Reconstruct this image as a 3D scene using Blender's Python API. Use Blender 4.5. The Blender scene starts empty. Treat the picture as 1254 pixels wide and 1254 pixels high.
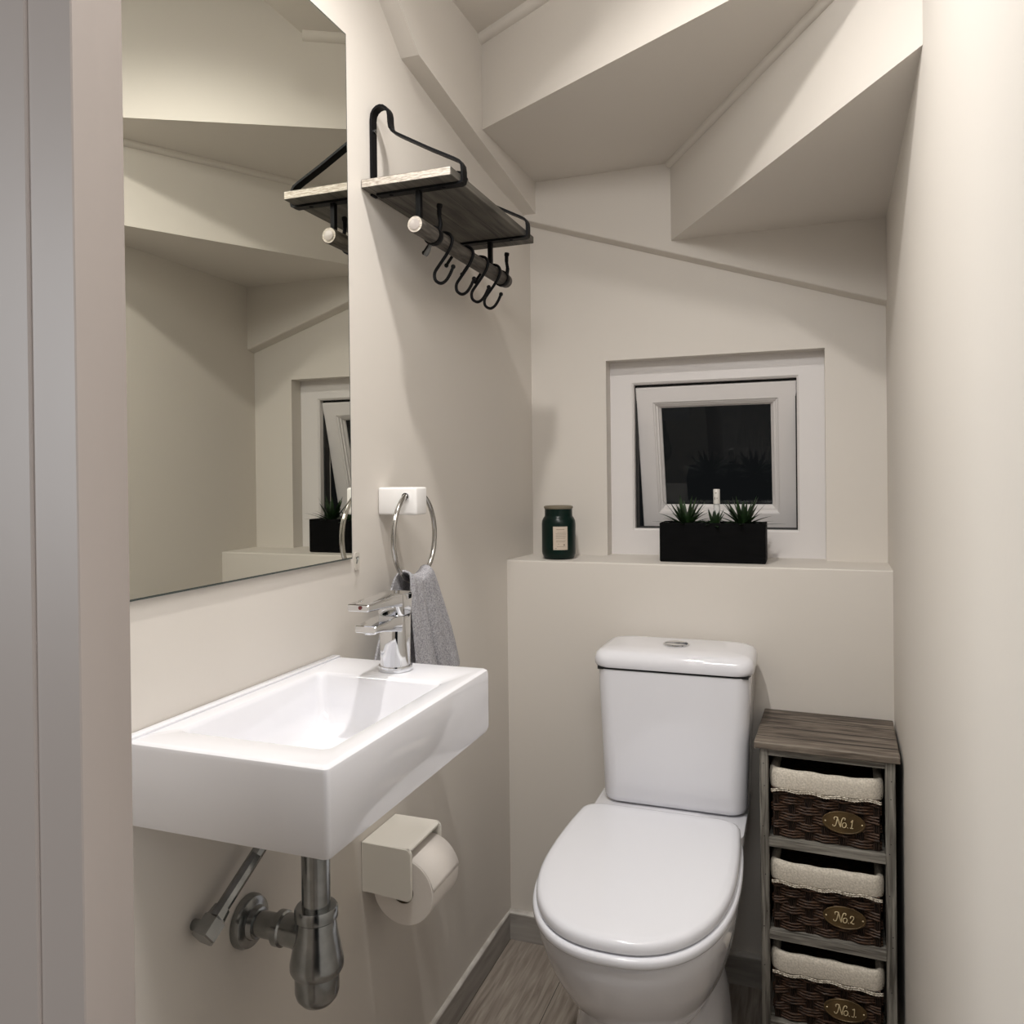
import bpy, bmesh, math, random
from mathutils import Vector, Matrix
random.seed(7)
SC = bpy.context.scene
COL = SC.collection
H = 1.163            # eye height; shapes below are written relative to the eye, builders lift them by H
PI = math.pi

# ------------------------------------------------------------------ materials
def rgb(r, g, b):
    f = lambda c: (c/255/12.92 if c/255 <= .04045 else ((c/255+.055)/1.055)**2.4)
    return (f(r), f(g), f(b), 1)

def mat(name, color, rough=.5, metal=0, coat=0, spec=.5, bump=0, bscale=60, trans=0, ior=1.45, sheen=0):
    m = bpy.data.materials.new(name); m.use_nodes = True
    nt = m.node_tree; b = nt.nodes['Principled BSDF']
    b.inputs['Base Color'].default_value = color
    b.inputs['Roughness'].default_value = rough
    b.inputs['Metallic'].default_value = metal
    b.inputs['Coat Weight'].default_value = coat
    b.inputs['Coat Roughness'].default_value = .05
    b.inputs['Specular IOR Level'].default_value = spec
    b.inputs['Transmission Weight'].default_value = trans
    b.inputs['IOR'].default_value = ior
    b.inputs['Sheen Weight'].default_value = sheen
    if bump:
        tc = nt.nodes.new('ShaderNodeTexCoord'); n = nt.nodes.new('ShaderNodeTexNoise')
        n.inputs['Scale'].default_value = bscale; n.inputs['Detail'].default_value = 6
        bp = nt.nodes.new('ShaderNodeBump'); bp.inputs['Strength'].default_value = bump
        bp.inputs['Distance'].default_value = .002
        nt.links.new(tc.outputs['Object'], n.inputs['Vector'])
        nt.links.new(n.outputs['Fac'], bp.inputs['Height']); nt.links.new(bp.outputs['Normal'], b.inputs['Normal'])
    return m

def mottled(name, c1, c2, scale, rough=.6, stretch=(1,1,1), bump=.3, metal=0, lo=.35, hi=.65, detail=8, spec=.5):
    m = mat(name, c1, rough, metal, spec=spec); nt = m.node_tree; b = nt.nodes['Principled BSDF']
    tc = nt.nodes.new('ShaderNodeTexCoord'); mp = nt.nodes.new('ShaderNodeMapping')
    mp.inputs['Scale'].default_value = stretch
    n = nt.nodes.new('ShaderNodeTexNoise'); n.inputs['Scale'].default_value = scale; n.inputs['Detail'].default_value = detail
    r = nt.nodes.new('ShaderNodeValToRGB')
    r.color_ramp.elements[0].position = lo; r.color_ramp.elements[0].color = c1
    r.color_ramp.elements[1].position = hi; r.color_ramp.elements[1].color = c2
    bp = nt.nodes.new('ShaderNodeBump'); bp.inputs['Strength'].default_value = bump; bp.inputs['Distance'].default_value = .002
    L = nt.links.new
    L(tc.outputs['Object'], mp.inputs['Vector']); L(mp.outputs['Vector'], n.inputs['Vector'])
    L(n.outputs['Fac'], r.inputs['Fac']); L(r.outputs['Color'], b.inputs['Base Color'])
    L(n.outputs['Fac'], bp.inputs['Height']); L(bp.outputs['Normal'], b.inputs['Normal'])
    return m

def planks(name, cols, width, length, rot, rough=.5, grain=(1,14,14), gap=.0015, bump=.35, gscale=9, loc=(2.6,.013,0)):
    """boards running along one axis: brick pattern for the boards, stretched noise for the grain"""
    m = mat(name, cols[0], rough); nt = m.node_tree; b = nt.nodes['Principled BSDF']; L = nt.links.new
    N = nt.nodes.new
    tc = N('ShaderNodeTexCoord'); mp = N('ShaderNodeMapping'); mp.inputs['Rotation'].default_value = rot; mp.inputs['Location'].default_value = loc
    br = N('ShaderNodeTexBrick'); br.offset = .37
    br.inputs['Scale'].default_value = 1; br.inputs['Brick Width'].default_value = length
    br.inputs['Row Height'].default_value = width; br.inputs['Mortar Size'].default_value = gap
    br.inputs['Color1'].default_value = (.25,.25,.25,1); br.inputs['Color2'].default_value = (.75,.75,.75,1)
    br.inputs['Mortar'].default_value = (0,0,0,1); br.inputs['Bias'].default_value = 0
    L(tc.outputs['Object'], mp.inputs['Vector']); L(mp.outputs['Vector'], br.inputs['Vector'])
    m2 = N('ShaderNodeMapping'); m2.inputs['Scale'].default_value = grain; L(mp.outputs['Vector'], m2.inputs['Vector'])
    n1 = N('ShaderNodeTexNoise'); n1.inputs['Scale'].default_value = gscale; n1.inputs['Detail'].default_value = 10
    n1.inputs['Distortion'].default_value = .6
    L(m2.outputs['Vector'], n1.inputs['Vector'])
    off = N('ShaderNodeMath'); off.operation = 'MULTIPLY_ADD'; off.inputs[1].default_value = .22; off.inputs[2].default_value = -.11
    L(br.outputs['Color'], off.inputs[0])
    ad = N('ShaderNodeMath'); ad.operation = 'ADD'; L(n1.outputs['Fac'], ad.inputs[0]); L(off.outputs[0], ad.inputs[1])
    r = N('ShaderNodeValToRGB'); e = r.color_ramp.elements
    e[0].position = .30; e[0].color = cols[0]; e[1].position = .72; e[1].color = cols[2]
    x = e.new(.5); x.color = cols[1]
    L(ad.outputs[0], r.inputs['Fac'])
    mx = N('ShaderNodeMixRGB'); mx.blend_type = 'MIX'; mx.inputs['Color2'].default_value = tuple(c*.25 for c in cols[0][:3])+(1,)
    L(br.outputs['Fac'], mx.inputs['Fac']); L(r.outputs['Color'], mx.inputs['Color1']); L(mx.outputs['Color'], b.inputs['Base Color'])
    bp = N('ShaderNodeBump'); bp.inputs['Strength'].default_value = bump; bp.inputs['Distance'].default_value = .002
    L(ad.outputs[0], bp.inputs['Height']); L(bp.outputs['Normal'], b.inputs['Normal'])
    return m

PAINT   = mat('warm_white_paint', rgb(212,206,198), .55, bump=.06, bscale=90)
PAINT_R = PAINT
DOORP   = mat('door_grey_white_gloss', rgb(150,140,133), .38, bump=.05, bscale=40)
TRIMP   = PAINT
CERAM   = mat('glazed_ceramic', rgb(229,229,234), .06, coat=.5)
SEATP   = mat('seat_plastic', rgb(233,234,240), .12, coat=.2)
PLASTIC = mat('white_plastic', rgb(236,234,232), .25)
CREAM   = mat('cream_plastic', rgb(230,226,217), .28)
CHROME  = mat('polished_chrome', (.72,.73,.75,1), .05, 1)
DULLCH  = mottled('tarnished_chrome', (.25,.26,.26,1), (.37,.38,.38,1), 35, .2, bump=.08, metal=1)
DARK    = mat('gap_shade_nail_black', (.012,.012,.012,1), .7)  # shade painted into the cistern lid gap; also plain dark nail heads
BLACKM  = mat('black_powder_coat', rgb(10,10,12), .5, spec=.18, bump=.1, bscale=400)
MIRROR  = mat('mirror_silver', (.755,.755,.69,1), 0.0, 1)
GLASSE  = mat('glass_edge_reflection', rgb(70,77,75), .12, spec=.6)
UPVC    = mat('upvc_white', rgb(222,218,216), .3)
GAPSHADE  = mat('frame_gap_shadow', rgb(18,18,18), .6)
PANE    = mat('window_glass', (.9,.95,.95,1), .0, trans=1, ior=1.3)
TOWELM  = mottled('grey_terry', rgb(138,137,141), rgb(186,185,190), 380, .95, bump=1.0, detail=3)
PAPER   = mat('tissue_paper', rgb(238,232,226), .9, bump=.15, bscale=150)
CARD    = mat('cardboard_core', rgb(96,84,70), .9)
JARG    = mat('dark_green_glass', rgb(2,26,21), .28, spec=.3)
JARRIM  = mat('jar_rim_glass', rgb(120,112,96), .12)
LABELP  = mat('jar_label_paper', rgb(196,182,166), .8)
LABELINK= mat('jar_label_ink', rgb(128,118,108), .8)
PLANTER = mottled('black_stain_and_unit_shade', rgb(3,3,4), rgb(8,8,9), 9, .7, (2,14,14), .2, spec=.12)
SOIL    = mottled('dark_soil', rgb(14,12,9), rgb(30,24,18), 120, .95, bump=.8)
LEAF    = mottled('plastic_leaf_green', rgb(20,36,18), rgb(40,66,32), 40, .4, bump=.1)
CLEAR   = mat('clear_plastic', (.9,.92,.92,1), .05, trans=.85, ior=1.3)
CAPW    = mat('bottle_cap_white', rgb(214,210,204), .35)
GREYW   = planks('greywashed_timber', [rgb(74,70,64), rgb(126,122,114), rgb(158,154,145)], 5, 9, (0,PI/2,0), .65, (1,18,18))
GREYWX  = planks('greywashed_rail', [rgb(74,70,64), rgb(126,122,114), rgb(158,154,145)], 5, 9, (0,0,0), .65, (1,18,18))
TOPW    = planks('weathered_top_boards', [rgb(56,48,42), rgb(104,94,84), rgb(134,124,112)], .062, 5, (0,0,0), .6, (1,9,9), .002, .5, 11)
SHELFW  = planks('dark_shelf_timber', [rgb(60,57,52), rgb(84,80,73), rgb(106,101,93)], .055, 5, (0,0,PI/2), .6, (1,12,12), .0006, .25, 7)
SHELFE  = mottled('pale_sawn_end_grain', rgb(150,140,128), rgb(206,198,188), 30, .7, (3,3,14), .3)
DOWEL   = mottled('grey_dowel_wood', rgb(54,50,45), rgb(88,82,75), 40, .6, (6,.6,6), .3)
WICKER  = mottled('dark_wicker', rgb(34,22,14), rgb(84,58,40), 60, .55, (1.2,6,6), .4)
WICKERV = mottled('dark_wicker_stake', rgb(24,16,11), rgb(58,42,31), 60, .6, (6,6,1.2), .4)
LINEN   = mottled('unbleached_linen', rgb(196,188,174), rgb(222,214,200), 300, .95, bump=.5, detail=2)
LACE    = mottled('lace_edging', rgb(150,140,124), rgb(232,224,208), 260, .95, bump=.9, detail=1)
BRASS   = mottled('aged_brass', rgb(78,62,38), rgb(104,84,54), 30, .38, bump=.1, metal=.35)
GOLD    = mat('pale_gold_relief', rgb(222,204,164), .4, .2)
FLOORW  = planks('grey_laminate_floor', [rgb(120,110,101), rgb(146,136,126), rgb(168,159,148)], .165, 1.22, (0,0,PI/2), .42, (1,12,12), .0009, .2, 9, (3.1,.045,0))
SKIRT   = planks('grey_laminate_skirting', [rgb(138,133,127), rgb(158,153,147), rgb(172,167,161)], 5, 9, (0,0,PI/2), .45, (1,10,10), .001, .2, 6)
SKIRTX  = planks('grey_laminate_skirting_back', [rgb(138,133,127), rgb(158,153,147), rgb(172,167,161)], 5, 9, (0,0,0), .45, (1,10,10), .001, .2, 6)
SKTOP   = mottled('skirting_top_edge', rgb(176,171,164), rgb(206,202,196), 18, .5, bump=.1)

# ------------------------------------------------------------------ object helpers
def tag(o, label=None, cat=None, group=None, kind=None):
    if label: o['label'] = label
    if cat: o['category'] = cat
    if group: o['group'] = group
    if kind: o['kind'] = kind
    return o

def thing(name, loc, label, cat, group=None, kind=None):
    o = bpy.data.objects.new(name, None); COL.objects.link(o)
    o.empty_display_size = .05
    o.location = (loc[0], loc[1], loc[2]+H); tag(o, label, cat, group, kind)
    return o

def wloc(o):
    v = Vector((0,0,0))
    while o: v += o.location; o = o.parent
    return v

def obj(name, bm, m, parent=None, loc=None, smooth=None, label=None, subsurf=0):
    base = wloc(parent) if parent else Vector((loc[0], loc[1], loc[2]+H) if loc else (0,0,0))
    bmesh.ops.recalc_face_normals(bm, faces=bm.faces)
    bmesh.ops.translate(bm, verts=bm.verts, vec=Vector((0,0,H))-base)
    me = bpy.data.meshes.new(name)
    if smooth is not None:
        for f in bm.faces: f.smooth = True
        for e in bm.edges:
            if len(e.link_faces) == 2 and e.calc_face_angle(0) > math.radians(smooth): e.smooth = False
    bm.to_mesh(me); bm.free()
    for x in (m if isinstance(m, (list, tuple)) else [m]): me.materials.append(x)
    o = bpy.data.objects.new(name, me); COL.objects.link(o)
    if parent: o.parent = parent
    elif loc: o.location = base
    if subsurf:
        s = o.modifiers.new('smooth', 'SUBSURF'); s.levels = subsurf; s.render_levels = subsurf
    if label: o['label'] = label
    return o

def struct(name, bm, m, label, cat, smooth=None):
    return tag(obj(name, bm, m, smooth=smooth), label, cat, kind='structure')

def B(): return bmesh.new()

def box(bm, x0, x1, y0, y1, z0, z1, bev=0, seg=2, mi=0):
    vs = [bm.verts.new(p) for p in ((x0,y0,z0),(x1,y0,z0),(x1,y1,z0),(x0,y1,z0),(x0,y0,z1),(x1,y0,z1),(x1,y1,z1),(x0,y1,z1))]
    fs = [bm.faces.new([vs[i] for i in q]) for q in ((3,2,1,0),(4,5,6,7),(0,1,5,4),(1,2,6,5),(2,3,7,6),(3,0,4,7))]
    for f in fs: f.material_index = mi
    if bev:
        es = list({e for f in fs for e in f.edges})
        bmesh.ops.bevel(bm, geom=es, offset=bev, segments=seg, profile=.5, affect='EDGES')
    return bm

def prism(bm, pts, vec, mi=0):
    """closed polygon (list of 3D points) extruded along vec"""
    v = Vector(vec)
    a = [bm.verts.new(p) for p in pts]; b = [bm.verts.new(Vector(p)+v) for p in pts]
    fs = [bm.faces.new(a), bm.faces.new(b[::-1])]
    n = len(pts)
    for i in range(n): fs.append(bm.faces.new((a[i], b[i], b[(i+1)%n], a[(i+1)%n])))
    for f in fs: f.material_index = mi
    return bm

def loft(bm, rings, cap0=True, cap1=True, closed=True, mi=0):
    R = [[bm.verts.new(p) for p in r] for r in rings]
    for a, b in zip(R, R[1:]):
        n = len(a)
        for i in range(n if closed else n-1):
            j = (i+1) % n
            f = bm.faces.new((a[i], a[j], b[j], b[i])); f.material_index = mi
    if cap0: bm.faces.new(R[0][::-1]).material_index = mi
    if cap1: bm.faces.new(R[-1]).material_index = mi
    return bm

def circ(c, r, n, u=(1,0,0), v=(0,1,0)):
    c = Vector(c); u = Vector(u); v = Vector(v)
    return [c + u*(r*math.cos(2*PI*i/n)) + v*(r*math.sin(2*PI*i/n)) for i in range(n)]

def lathe(bm, c, prof, n=48, axis='Z', cap0=True, cap1=True, mi=0):
    """prof: list of (radius, distance along the axis from c)"""
    A = {'Z': ((1,0,0),(0,1,0),(0,0,1)), 'X': ((0,1,0),(0,0,1),(1,0,0)), 'Y': ((0,0,1),(1,0,0),(0,1,0))}[axis]
    c = Vector(c)
    return loft(bm, [circ(c+Vector(A[2])*h, max(r,1e-5), n, A[0], A[1]) for r, h in prof], cap0, cap1, mi=mi)

def frames(pts):
    P = [Vector(p) for p in pts]; T = []
    for i in range(len(P)):
        a = P[max(i-1,0)]; b = P[min(i+1,len(P)-1)]; T.append((b-a).normalized())
    return P, T

def tube(bm, pts, r, n=10, mi=0, cap=True):
    P, T = frames(pts)
    u = T[0].orthogonal().normalized(); rings = []
    for i, (p, t) in enumerate(zip(P, T)):
        u = (u - t*u.dot(t)).normalized(); w = t.cross(u)
        rr = r[i] if isinstance(r, (list, tuple)) else r
        rings.append([p + u*(rr*math.cos(2*PI*k/n)) + w*(rr*math.sin(2*PI*k/n)) for k in range(n)])
    return loft(bm, rings, cap, cap, mi=mi)

def ribbon(bm, pts, side, w, t, mi=0):
    """flat bar following pts; 'side' is the width direction, t the thickness in the plane of the path"""
    P, T = frames(pts); s = Vector(side).normalized(); rings = []
    for p, d in zip(P, T):
        nrm = d.cross(s).normalized()
        rings.append([p+s*w/2+nrm*t/2, p-s*w/2+nrm*t/2, p-s*w/2-nrm*t/2, p+s*w/2-nrm*t/2])
    return loft(bm, rings, mi=mi)

def smooth_path(pts, sub=8):
    """Catmull-Rom through pts"""
    P = [Vector(p) for p in pts]; out = []
    for i in range(len(P)-1):
        a = P[max(i-1,0)]; b = P[i]; c = P[i+1]; d = P[min(i+2,len(P)-1)]
        for k in range(sub):
            t = k/sub
            out.append(.5*((2*b)+(c-a)*t+(2*a-5*b+4*c-d)*t*t+(3*b-a-3*c+d)*t**3))
    out.append(P[-1]); return out

def rrect(x0, x1, y0, y1, r, z, n=6):
    out = []
    for cx, cy, a0 in ((x1-r,y1-r,0),(x0+r,y1-r,PI/2),(x0+r,y0+r,PI),(x1-r,y0+r,1.5*PI)):
        for k in range(n+1):
            a = a0 + k*PI/2/n
            out.append((cx+r*math.cos(a), cy+r*math.sin(a), z))
    return out

# ------------------------------------------------------------------ camera (solved from the straight edges of the room)
F, YAW, PITCH, ROLL, CY = 984.686, math.radians(20.1278), math.radians(-.33674), math.radians(-.65003), 585.642
fw = Vector((-math.sin(YAW)*math.cos(PITCH), math.cos(YAW)*math.cos(PITCH), math.sin(PITCH)))
rt = Vector((math.cos(YAW), math.sin(YAW), 0)); up = rt.cross(fw)
c, s = math.cos(ROLL), math.sin(ROLL)
rt, up = c*rt+s*up, -s*rt+c*up
cam = bpy.data.cameras.new('camera'); co = bpy.data.objects.new('camera', cam); COL.objects.link(co)
co.matrix_world = Matrix(((rt.x,up.x,-fw.x,0),(rt.y,up.y,-fw.y,0),(rt.z,up.z,-fw.z,H),(0,0,0,1)))
cam.sensor_width = 36; cam.lens = F/1254*36; cam.shift_y = -(627-CY)/1254
cam.clip_start = .02
SC.camera = co

# ------------------------------------------------------------------ room
FZ = -1.163                       # floor
def XL(y): return -.7135 + .021*(max(0, y-1.72)/.33)**2     # left wall, bending in slightly towards the back
def XR(y): return .153 + .028*(y-1.241)              # right wall
YB, YLG = 2.05, 1.888             # wall behind the ledge, front of the ledge
Z2, Z1, Z0S, ZT = .5735, .7655, .969, 1.42             # undersides of the stair treads, top ceiling
LEDGE = -.2165

bm = B(); box(bm, -.95, .6, -1.6, 2.30, FZ-.04, FZ)
struct('floor', bm, FLOORW, 'grey wood-grain laminate floor running under the toilet', 'floor')

bm = B()
prism(bm, [(XL(.2),.4067,FZ)]+[(XL(1.72+.03*k),1.72+.03*k,FZ) for k in range(15)]+[(-.95,2.14,FZ),(-.95,.4067,FZ)], (0,0,ZT+.1-FZ))
struct('wall_left', bm, PAINT, 'beige painted wall carrying the basin, mirror and shelf', 'wall', smooth=12)

bm = B()
prism(bm, [(XR(.2),.2,FZ),(XR(2.3),2.30,FZ),(.6,2.30,FZ),(.6,.2,FZ)], (0,0,ZT+.1-FZ))
struct('wall_right', bm, PAINT_R, 'brightly lit bare wall on the right, beside the wooden basket unit', 'wall')

# wall behind the ledge with the window recess cut through it
WX0, WX1, WZ0, WZ1 = -.488, .0425, LEDGE, .290
WY = 2.098                        # front face of the window frame
bm = B()
for a in ((-.70,WX0,LEDGE-.1,ZT),(WX1,.2,LEDGE-.1,ZT),(WX0,WX1,WZ1,ZT)):
    box(bm, a[0], a[1], YB, 2.19, a[2], a[3])
bmesh.ops.remove_doubles(bm, verts=bm.verts, dist=1e-5)
struct('wall_back', bm, PAINT, 'beige end wall around the small square window', 'wall')
bm = B(); box(bm, -.715, .19, YLG, 2.20, FZ, LEDGE, .003, 2)
struct('wall_back_lower', bm, PAINT, 'beige boxed-in lower wall with a ledge top behind the toilet cistern', 'ledge')

# raised boarding of the stair string on the left wall and on the end wall
low = [(1.04,1.06),(1.281,.852),(1.363,.787),(1.50,.764),(1.66,.738),(1.812,.716),(1.93,.698),(2.06,.675)]
def sx(y): return -.676 + .012*max(0,(y-1.36)/.7)
bm = B()
a = [bm.verts.new((XL(y)-.02,y,z)) for y,z in low] + [bm.verts.new((XL(2.06)-.02,2.06,1.1)), bm.verts.new((XL(1.0)-.02,1.04,1.1))]
b = [bm.verts.new((sx(y),y,z)) for y,z in low] + [bm.verts.new((sx(2.06),2.06,1.1)), bm.verts.new((sx(1.04),1.04,1.1))]
bm.faces.new(a); bm.faces.new(b[::-1])
for i in range(len(a)): j=(i+1)%len(a); bm.faces.new((a[i],b[i],b[j],a[j]))
struct('trim_1', bm, TRIMP, 'raised painted stair string board above the shelf', 'stair string')
zb = lambda x: .664 + (x+.678)*(.383-.664)/(.176+.678)
bm = B()
q = [(YB+.01,-.0075),(2.0195,.000),(2.0165,.002),(2.016,.005)]
loft(bm, [[(x,y,zb(x)+z) for y,z in q]+[(x,2.016,ZT),(x,YB+.01,ZT)] for x in (-.70,.19)])
struct('trim_2', bm, TRIMP, 'raised sloping board on the end wall above the window', 'wall boarding')

# undersides and risers of the winding stair
NX, NY = .154, 1.22
def ALINE(x): return 1.672 - .550*(x+.6855)            # upper riser foot (plan)
A0 = (-.72, ALINE(-.72)); A1 = (NX+.02, ALINE(NX+.02))
B0 = (-.3113, 2.016); B1 = (.157, 1.209)
bm = B()
prism(bm, [(B0[0]-.025,YB+.05,Z2+.0006),(.22,YB+.05,Z2+.0006),(.22,1.15,Z2+.0006),(B1[0]+.012,B1[1]+.0,Z2+.0006),(B0[0]+.006,B0[1],Z2+.0006)], (0,0,.02))
struct('ceiling', bm, PAINT, 'lowest painted stair tread underside in the right back corner', 'ceiling')
def wall_strip(bm, p, q, z0, z1, t, side):
    d = (Vector((q[0],q[1],0))-Vector((p[0],p[1],0))).normalized(); n = Vector((-d.y,d.x,0))*side
    prism(bm, [(p[0],p[1],z0),(q[0],q[1],z0),(q[0],q[1],z1),(p[0],p[1],z1)], n*t)
    return n
bm = B(); e = Vector((B1[0]-B0[0],B1[1]-B0[1])).normalized()
wall_strip(bm, (B0[0]-e.x*.05,B0[1]-e.y*.05), (B1[0]+e.x*.03,B1[1]+e.y*.03), Z2, Z1+.01, .02, 1)
struct('trim_4', bm, PAINT, 'lower painted stair riser slanting up to the right wall', 'stair riser')
bm = B()
prism(bm, [(A0[0]-.01,A0[1]+.008,Z1+.0006),(-.72,YB+.03,Z1+.0006),(B0[0]+.02,YB+.03,Z1+.0006),(B1[0]+.02,B1[1]+.02,Z1+.0006),(A1[0],A1[1]+.008,Z1+.0006)], (0,0,.02))
struct('ceiling.001', bm, PAINT, 'middle painted stair tread underside, above the shelf and end wall', 'ceiling')
bm = B(); wall_strip(bm, A0, A1, Z1, ZT, .02, 1)
struct('trim_5', bm, PAINT, 'upper bright painted stair riser crossing the top of the room', 'stair riser')
bm = B()
prism(bm, [(-.72,1.22,Z0S),(-.385,1.22,Z0S),(-.385,ALINE(-.385)+.01,Z0S),(-.72,ALINE(-.72)+.01,Z0S)], (0,0,.02))
box(bm, -.405, -.3855, 1.2205, 1.54, Z0S+.001, ZT); box(bm, -.72, -.386, 1.2203, 1.24, Z0S+.001, ZT)
struct('ceiling.002', bm, PAINT, 'highest stair tread underside at the top left, over the mirror', 'ceiling')
bm = B(); box(bm, -.74, .2, .36, 1.75, ZT, ZT+.03)
struct('ceiling.003', bm, PAINT, 'flat ceiling near the doorway, above the stair risers', 'ceiling')
# quadrant beads in the inner corners above the risers
def bead(name, p, q, z, h, label):
    bm = B(); d = (Vector((q[0],q[1],0))-Vector((p[0],p[1],0))).normalized(); n = Vector((d.y,-d.x,0))
    prof = [(0,0),(h,0),(h,-h*.35),(h*.8,-h*.75),(h*.35,-h),(0,-h)]
    loft(bm, [[(o[0]+n.x*a, o[1]+n.y*a, z+k) for a,k in prof] for o in (p,q)])
    struct(name, bm, TRIMP, label, 'bead', smooth=40)
bead('trim_3', (A0[0]+.02,ALINE(A0[0]+.02)), (-.385,ALINE(-.385)), Z0S+.001, .017, 'painted bead along the top of the upper stair riser')
bead('trim_6', (B0[0],B0[1]), (B1[0],B1[1]), Z1+.001, .013, 'painted bead along the top of the lower stair riser')

# wall with the doorway the picture is taken through, and its lining
bm = B()
box(bm, -1.0, -.47, .375, .4067, FZ, ZT)
box(bm, -.47, .25, .375, .4067, .86, ZT)
struct('wall_front', bm, PAINT, 'thin partition around the doorway', 'wall')
d = thing('door_1', (-.43,.38,FZ), 'grey-white painted door casing at the left edge of the picture', 'door frame', kind='structure')
bm = B()
q = [(-.66,.3749),(-.66,.352),(-.436,.352),(-.435,.3528),(-.435,.354),(-.4012,.354),(-.4004,.3548),(-.4004,.3730),(-.4035,.3749)]
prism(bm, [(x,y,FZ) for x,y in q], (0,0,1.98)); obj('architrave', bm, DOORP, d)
bm = B()
q = [(-.4695,.3751),(-.4035,.3751),(-.4030,.3935),(-.4036,.3945),(-.4168,.4065),(-.4695,.4065)]
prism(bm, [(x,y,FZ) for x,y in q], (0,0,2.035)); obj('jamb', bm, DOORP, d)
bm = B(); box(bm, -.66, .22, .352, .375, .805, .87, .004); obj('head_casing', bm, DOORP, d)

# skirtings
ST = -1.0995
bm = B(); y0, y1 = .42, YLG
prism(bm, [(XL(y0)-.01,y0,FZ),(XL(y0)+.008,y0,FZ),(XL(y0)+.008,y0,ST),(XL(y0)-.01,y0,ST)], (0,y1-y0,0))
q = [(-.01,ST),(.0085,ST),(.0085,ST+.003),(.006,ST+.006),(-.01,ST+.008)]
prism(bm, [(XL(y0)+x,y0,z) for x,z in q], (0,y1-y0,0), 1)
struct('baseboard_left', bm, [SKIRT, SKTOP], 'grey wood-grain skirting with pale top edge under the paper holder', 'skirting board')
bm = B(); box(bm, -.71, .18, YLG-.014, YLG+.01, FZ, ST)
q = [(.01,ST),(-.0145,ST),(-.0145,ST+.003),(-.010,ST+.006),(.01,ST+.008)]
prism(bm, [(-.71,YLG+y,z) for y,z in q], (.89,0,0), 1)
struct('baseboard_back', bm, [SKIRTX, SKTOP], 'grey skirting with pale top edge on the wall behind the toilet', 'skirting board')

# ------------------------------------------------------------------ window
win = thing('window_1', (-.22,2.10,LEDGE), 'small square white plastic window tilted open on a black night', 'window', kind='structure')
FX0, FX1, FZ0, FZ1 = -.431, -.0165, -.153, .2345
def frame_ring(bm, outer, inner, y_out, y_in, back):
    """rectangular frame: flat face at y_out from outer to inner edge, chamfer to y_in"""
    def R(x0,x1,z0,z1,y): return [(x0,y,z0),(x1,y,z0),(x1,y,z1),(x0,y,z1)]
    loft(bm, [R(*outer,back), R(*outer,y_out), R(*inner,y_out), R(inner[0]+.005,inner[1]-.005,inner[2]+.005,inner[3]-.005,y_in), R(inner[0]+.005,inner[1]-.005,inner[2]+.005,inner[3]-.005,back)], False, False)
    bm.verts.ensure_lookup_table()
    for i in range(4):
        j = (i+1)%4; bm.faces.new((bm.verts[i],bm.verts[j],bm.verts[16+j],bm.verts[16+i]))
bm = B(); frame_ring(bm, (WX0-.02,WX1+.02,LEDGE-.01,WZ1+.02), (FX0,FX1,FZ0,FZ1), WY, WY+.005, WY+.06)
obj('window_frame', bm, UPVC, win)
# black ring painting in the shadow line between frame and sash
bm = B(); frame_ring(bm, (FX0-.004,FX1+.004,FZ0-.004,FZ1+.004), (FX0+.0035,FX1-.0035,FZ0+.0035,FZ1-.0035), WY+.022, WY+.024, WY+.05)
obj('gap_shadow_ring', bm, GAPSHADE, win)
# sash: hinged at the top and swung outwards at the bottom
sash = bpy.data.objects.new('sash', None); COL.objects.link(sash); sash.parent = win
TILT = math.radians(14.9); SX0, SX1, SH = -.4235, -.0225, .389
hinge = Vector((0, 2.112, .2215))
def S(x, d, w):      # x across, d down the sash from the hinge, w out of the sash face towards the room
    return (x, hinge.y + d*math.sin(TILT) - w*math.cos(TILT), hinge.z - d*math.cos(TILT) - w*math.sin(TILT))
def SR(x0,x1,d0,d1,w): return [S(x0,d1,w),S(x1,d1,w),S(x1,d0,w),S(x0,d0,w)]
bm = B()
ib = (SX0+.043, SX1-.043, .040, SH-.043)
R1 = [SR(SX0,SX1,0,SH,-.045), SR(SX0,SX1,0,SH,-.002), SR(SX0+.002,SX1-.002,.002,SH-.002,0), SR(*ib,0),
      SR(ib[0]+.002,ib[1]-.002,ib[2]+.002,ib[3]-.002,-.002), SR(ib[0]+.002,ib[1]-.002,ib[2]+.002,ib[3]-.002,-.045)]
loft(bm, R1, False, False); bm.verts.ensure_lookup_table()
for i in range(4): j=(i+1)%4; bm.faces.new((bm.verts[i],bm.verts[j],bm.verts[20+j],bm.verts[20+i]))
obj('sash_frame', bm, UPVC, sash)
bm = B()
st = [(.002,-.001),(.006,-.003),(.007,-.007),(.012,-.0085),(.013,-.012),(.0185,-.018),(.0195,-.022)]
loft(bm, [SR(ib[0]+a,ib[1]-a,ib[2]+a,ib[3]-a,w) for a,w in st], False, False)
obj('glazing_bead', bm, UPVC, sash)
bm = B(); a=.0185
loft(bm, [SR(ib[0]+a,ib[1]-a,ib[2]+a,ib[3]-a,-.021), SR(ib[0]+a,ib[1]-a,ib[2]+a,ib[3]-a,-.027)])
obj('pane', bm, PANE, sash)
for o in (sash.children): o['label'] = {'sash_frame':'tilted white sash','glazing_bead':'stepped white glazing bead','pane':'dark glass pane'}[o.name.split('.')[0]]

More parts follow.
